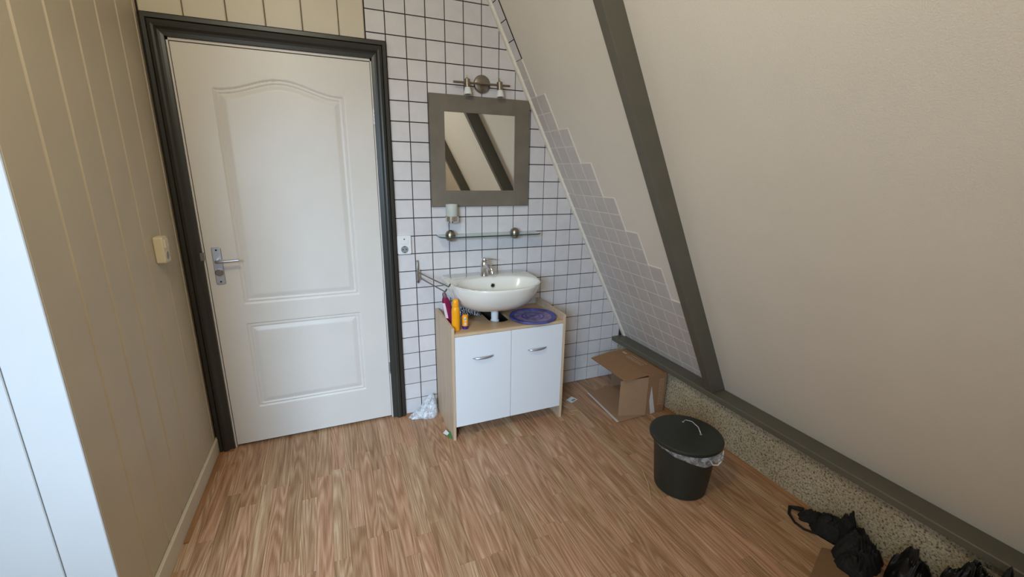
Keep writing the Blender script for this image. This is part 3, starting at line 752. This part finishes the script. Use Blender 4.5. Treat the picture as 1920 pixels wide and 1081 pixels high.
# crumple helper
def crumple(name, c, rad, amp, freq, m, parent=None, org=None, seed=0, flat=.0, n=5, squash=1.0, zmin=None, fold=0):
    bm = bmesh.new(); bmesh.ops.create_icosphere(bm, subdivisions=n, radius=1)
    c = Vector(c)
    for v in bm.verts:
        d = v.co.normalized(); q = d * freq + Vector((seed * 7.1, seed * 3.3, seed))
        h = noise.noise(q) * amp + noise.noise(q * 2.3) * amp * .5 + noise.noise(q * 5) * amp * .25
        if fold: h += -abs(noise.noise(q * 1.7)) * fold
        v.co = Vector((d.x * rad[0] * (1 + h), d.y * rad[1] * (1 + h), d.z * rad[2] * (1 + h)))
        w_ = c + v.co
        if zmin is not None and w_.z < zmin: v.co.z = zmin - c.z + .001 * noise.noise(q * 3)
    mb = MB(); bm.verts.ensure_lookup_table()
    mb.add([tuple(c + v.co) for v in bm.verts], [tuple(v.index for v in f.verts) for f in bm.faces]); bm.free()
    return mb.build(name, m, parent, org if org is not None else tuple(c), smooth='all')
o = crumple('striped_cloth', (.395, -.10, .668), (.075, .050, .028), .5, 2.0, m_zebra, seed=3, zmin=.6425, fold=.8, n=4)
tag(o, 'crumpled black and white striped cloth on cabinet top under washbasin', 'cloth')

# ------------------------------------------------------------------ things on the floor
def heap(name, c, rx, ry, h, m, seed, parent=None, org=None, rot=0., peak=(0., 0.), folds=3.2, rag=.3, power=.75, rg=.6):
    """crumpled cloth: a ragged dome with long ridged folds and a flat underside"""
    nr, na = 44, 120; vs = []; fs = []; cr, sr = math.cos(rot), math.sin(rot)
    for i in range(nr + 1):
        t = i / nr
        for k in range(na):
            a = 2 * PI * k / na; ca, sa = math.cos(a), math.sin(a)
            rr = 1 + rag * noise.noise(Vector((ca * 1.3 + seed, sa * 1.3, seed * .7))) + rag * .5 * noise.noise(Vector((ca * 3.5, sa * 3.5 + seed, 1.5)))
            u, v = ca * t * rr, sa * t * rr
            x, y = (u + peak[0] * (1 - t)) * rx, (v + peak[1] * (1 - t)) * ry
            q = Vector((u * 1.4 + seed, v * 1.4 - seed, seed * .31)); wq = q + Vector((noise.noise(q * 1.3), noise.noise(q * 1.3 + Vector((5, 2, 1))), 0)) * .8
            rid = (1 - abs(noise.noise(Vector((wq.x * folds * 1.8, wq.y * folds * .7, seed))) * 2)); rid2 = 1 - abs(noise.noise(Vector((wq.y * folds * 2.6, wq.x * folds, seed + 3))) * 2)
            z = h * max(0, 1 - t * t) ** power * (.45 + .42 * (rid * rg + .6 * (1 - rg)) + .16 * (rid2 * rg + .6 * (1 - rg)) + .25 * noise.noise(wq * 1.1)) + .006 * (1 - t) * noise.noise(wq * 14)
            vs.append((c[0] + x * cr - y * sr, c[1] + x * sr + y * cr, c[2] + max(0, z) + .001))
    for i in range(nr):
        for k in range(na):
            a = i * na + k; b = i * na + (k + 1) % na; fs.append((a, b, b + na, a + na))
    fs.append(tuple(reversed([nr * na + k for k in range(na)])))
    return MB().add(vs, fs).build(name, m, parent, org if org is not None else tuple(c), smooth='all')
# clear plastic bag against the cabinet side
PB = (.132, -.062, 0)
pb = heap('plastic_bag', PB, .060, .050, .150, m_film2, 3, peak=(.62, .25), power=.8, folds=2.6, rag=.2)
tag(pb, 'crumpled clear plastic bag on floor between door frame and cabinet', 'bag')
heap('bag_mouth', (.075, -.055, 0), .055, .034, .050, m_film2, 6, pb, PB, folds=3)
# green and white wrapper
wp = MB(); wp.add([(.170, -.300, .004), (.190, -.285, .010), (.202, -.31, .016), (.202, -.365, .006), (.190, -.35, .003), (.182, -.325, .007)], [(0, 1, 2, 5), (5, 2, 3, 4)])
wp = wp.build('snack_wrapper', m_green, org=(.19, -.32, 0)); sd = wp.modifiers.new('solid', 'SOLIDIFY'); sd.thickness = .001
tag(wp, 'small green and white wrapper against the foot of the cabinet', 'wrapper')
w2 = MB().add([(.164, -.296, .006), (.186, -.280, .014), (.195, -.318, .013), (.180, -.330, .009)], [(0, 1, 2, 3)]).build('wrapper_flap', m_paper, wp, (.19, -.32, 0)); sd = w2.modifiers.new('solid', 'SOLIDIFY'); sd.thickness = .001

# cardboard box on its side
bx = thing('cardboard_box', (1.47, -.36, 0), 'open brown cardboard box lying on its side against the low wall', 'box'); O = (1.47, -.36, 0)
xo, xe, y0, y1, zt, th = 1.405, 1.548, -.567, -.165, .276, .004
B(xo, xe, y0, y1, zt - th, zt).build('top_panel', m_card, bx, O)
B(xo, xe, y0, y1, .001, .001 + th).build('bottom_panel', m_card_in, bx, O)
B(xo, xe, y0, y0 + th, .005, zt - th).build('side_panel', m_card, bx, O)
B(xo + .02, xe, y1 - th, y1, .005, zt - th).build('side_panel', m_card_in, bx, O)
B(xe - th, xe, y0 + th, y1 - th, .005, zt - th).build('back_panel', m_card_in, bx, O)
def quad(p, thick, m, name, par, O):
    P = [Vector(v) for v in p]; n = (P[1] - P[0]).cross(P[3] - P[0]).normalized() * thick
    return MB().rings([P, [q + n for q in P]]).build(name, m, par, O)
tf = quad([(1.402, -.165, zt - .001), (1.402, -.560, zt - .001), (1.232, -.556, .263), (1.232, -.180, .259)], -.004, m_card, 'flap', bx, O)
ff = quad([(1.402, -.567, .006), (1.402, -.567, zt - .008), (1.236, -.510, .245), (1.236, -.510, .003)], .004, m_card_in, 'flap', bx, O)
bf = quad([(1.402, -.160, .005), (1.402, -.567, .005), (1.182, -.574, .003), (1.210, -.192, .003)], -.003, m_card_in, 'flap', bx, O)
tp_ = quad([(1.224, -.194, .0065), (1.199, -.572, .0065), (1.183, -.573, .0065), (1.211, -.193, .0065)], -.0008, m_tape, 'tape', bf, O)
quad([(1.432, -.568, .20), (1.424, -.5685, .10), (1.442, -.5685, .006), (1.478, -.5685, .008)], .0008, m_tape, 'tape', bx, O)
# pale unreadable print on the top panel and the flap (short dashes)
random.seed(5)
def dashes(parent, z, x_rows, ya, yb, zfun, big=None):
    mb = MB()
    for xr in x_rows:
        y = ya - random.random() * .02
        while y > yb:
            l = .006 + .014 * random.random(); mb.box(xr, xr + .0035, y - l, y, zfun(xr) + .0003, zfun(xr) + .0007); y -= l + .004 + .003 * random.random()
    if big: mb.box(*big)
    return mb.build('print', m_ink, parent, O)
ztop = lambda x: zt
zfl = lambda x: .2625 + (x - 1.232) * (.2755 - .2625) / .17
tag(dashes(bx, 0, (1.452, 1.462, 1.475, 1.500), -.26, -.42, ztop, (1.475, 1.492, -.235, -.195, zt + .0003, zt + .0007)), kind='stuff')
tag(dashes(tf, 0, (1.290, 1.300, 1.312, 1.325, 1.337), -.25, -.45, zfl, (1.262, 1.274, -.42, -.355, zfl(1.27) + .0003, zfl(1.27) + .0007)), kind='stuff')
sp_ = MB()
for yy in (0,):
    for xr in (1.495, 1.505, 1.515, 1.525):
        z = .24
        while z > .06:
            l = .006 + .012 * random.random(); sp_.box(xr, xr + .0025, -.5678, -.5674, z - l, z); z -= l + .005
tag(sp_.build('print', m_ink, bx, O), kind='stuff')

# bin
bc = (1.150, -1.135, 0)
bn = thing('waste_bin', bc, 'round dark grey-green waste bin with flat lid on the wooden floor', 'bin')
MB().lathe([(.116, .001), (.121, .004), (.124, .03), (.140, .20), (.147, .262), (.150, .266), (.150, .272), (.143, .272), (.136, .20), (.118, .03), (.112, .008)], bc, 56).build('body', m_bin, bn, bc, smooth=True)
lid = MB().lathe([(.149, .266), (.166, .268), (.168, .273), (.167, .283), (.163, .2865), (.150, .2885), (.08, .2935), (.001, .295)], bc, 56).build('lid', m_bin, bn, bc, smooth=True)
A = Vector((1.196, -1.065, .2925)); E = Vector((1.196, -1.180, .2925)); 
hpts = [A, A + Vector((.001, -.003, .006)), A + Vector((.006, -.012, .018)), (A + E) / 2 + Vector((.012, .012, .026)), (A + E) / 2 + Vector((.008, -.030, .022)), E + Vector((.001, .006, .008)), E]
MB().tube(hpts, .0026, 10).build('handle', m_chrome, lid, bc, smooth=True)
for q in (A, E): MB().tube([q + Vector((0, 0, -.001)), q + Vector((0, 0, .003))], .006, 10).build('rivet', m_steel, lid, bc)
# liner hanging over the rim
ln = MB(); rs_ = []
n = 96
def lin(k, t):
    a = 2 * PI * k / n; w_ = noise.noise(Vector((math.cos(a) * 3, math.sin(a) * 3, 2)))
    fr_ = max(0, math.cos(a - math.radians(-85))) ** 3
    drop = .012 + .012 * max(0, math.cos(a - math.radians(-140))) + .040 * fr_ + .008 * w_
    r = .1515 + .004 * math.sin(t * PI) + .006 * fr_ * t + .003 * noise.noise(Vector((math.cos(a) * 9, math.sin(a) * 9, t * 3))) - .004 * t
    return (bc[0] + r * math.cos(a), bc[1] + r * math.sin(a), .2655 - drop * t)
for t in (0, .2, .4, .6, .8, 1): rs_.append([lin(k, t) for k in range(n)])
ln.rings(rs_, False, False); liner = ln.build('bin_liner', m_liner, bn, bc, smooth='all')
kx = Vector((bc[0] + .160 * math.cos(math.radians(-72)), bc[1] + .160 * math.sin(math.radians(-72)), .235))
crumple('liner_knot', tuple(kx + Vector((-.070, .010, .008))), (.024, .012, .013), .5, 3, m_film2, parent=liner, org=bc, seed=4, n=4, fold=.8)
crumple('liner_knot', tuple(kx + Vector((.012, .006, -.006))), (.030, .016, .022), .5, 3, m_liner, parent=liner, org=bc, seed=8, n=4, fold=.8)
K = kx
MB().tube([K + Vector((-.055, -.008, .008)), K + Vector((-.042, -.012, -.014)), K + Vector((-.012, -.012, -.024)), K + Vector((.020, -.002, -.020)), K + Vector((.040, .010, .004)), K + Vector((.052, .018, .012)), K + Vector((.060, .022, -.004)), K + Vector((.060, .022, -.034))], [.002, .003, .0035, .0035, .0035, .003, .002], 8).build('liner_tie', m_white_pl, liner, bc, smooth=True)

# small litter
st = MB().tube([(1.044, -.985, .0035), (.998, -1.085, .0055), (.940, -1.176, .0035)], .0032, 8).build('wooden_stick', m_tan, org=(1.0, -1.08, 0)); tag(st, 'thin straight wooden stick lying on the floor before the bin', 'stick')
pp = MB().add([(1.030, -.215, .002), (1.048, -.262, .002), (1.105, -.240, .004), (1.085, -.195, .007)], [(0, 1, 2, 3)]).build('paper_scrap', m_paper, org=(1.06, -.23, 0)); sd = pp.modifiers.new('solid', 'SOLIDIFY'); sd.thickness = .0012
tag(pp, 'small white printed paper scrap on floor between cabinet and box', 'paper')
MB().add([(1.056, -.235, .0048), (1.060, -.252, .0048), (1.092, -.240, .0058), (1.086, -.225, .0065)], [(0, 1, 2, 3)]).build('print', m_grey, pp, (1.06, -.23, 0))
L = []
for k in range(25):
    a = 2 * PI * k / 24; L.append((.995 + .034 * math.cos(a) + .006 * math.cos(2 * a), -.372 + .022 * math.sin(a), .004))
rg = MB().tube(L, .0022, 8).build('hair_band', m_tan, org=(.995, -.372, 0)); tag(rg, 'beige elastic band in a loop on floor by cabinet foot', 'band')
cs = MB(); cp = [(1.215, -1.735), (1.418, -1.655), (1.50, -1.725), (1.54, -1.80), (1.50, -2.02), (1.28, -2.05)]
cs.rings([[(a, b, .0008) for a, b in cp], [(a, b, .0035) for a, b in cp]])
tag(cs.build('cardboard_sheet', m_card_dark, org=(1.38, -1.84, 0)), 'flat brown cardboard sheet on the floor under the black bags', 'cardboard')

# black clothes and bags heaped along the low wall
J = (1.528, -1.615, 0)
b1 = heap('black_jacket', J, .056, .072, .100, m_black, 2, folds=2.0); tag(b1, 'crumpled black jacket with a looped strap nearest the waste bin', 'jacket')
heap('hood', (1.532, -1.675, 0), .038, .050, .165, m_black, 5, b1, J, power=1.0, folds=1.4, rag=.2)
heap('sleeve', (1.527, -1.548, 0), .060, .030, .062, m_black, 7, b1, J, rot=-.9, folds=2)
heap('back_panel', (1.490, -1.742, 0), .088, .082, .135, m_black, 9, b1, J, folds=1.8)
heap('sleeve', (1.425, -1.775, .0005), .058, .055, .085, m_black, 12, b1, J, rot=.3, folds=1.8)
MB().tube([(1.530, -1.500, .02), (1.524, -1.482, .016), (1.500, -1.458, .012), (1.462, -1.482, .009), (1.440, -1.525, .007), (1.440, -1.565, .007), (1.462, -1.600, .008), (1.505, -1.628, .014)], [.010, .010, .008, .006, .005, .005, .005, .005, .005], 8).build('strap', m_black, b1, J, smooth=True)
b2 = heap('black_bag', (1.505, -1.902, 0), .072, .066, .190, m_bagblack, 15, power=.42, folds=1.2, rag=.2, rg=.35); tag(b2, 'upright black plastic bag against the low wall just behind the black jacket', 'bag')
b3 = heap('black_bag', (1.490, -2.040, 0), .070, .070, .350, m_bagblack, 19, rg=.35, power=.35, folds=1.2, rag=.2); tag(b3, 'tall black plastic bag reaching the dark ledge, farthest from the waste bin', 'bag')
heap('bag_fold', (1.470, -2.150, 0), .085, .080, .390, m_bagblack, 23, b3, (1.490, -2.040, 0), rg=.35, power=.35, folds=1.4)
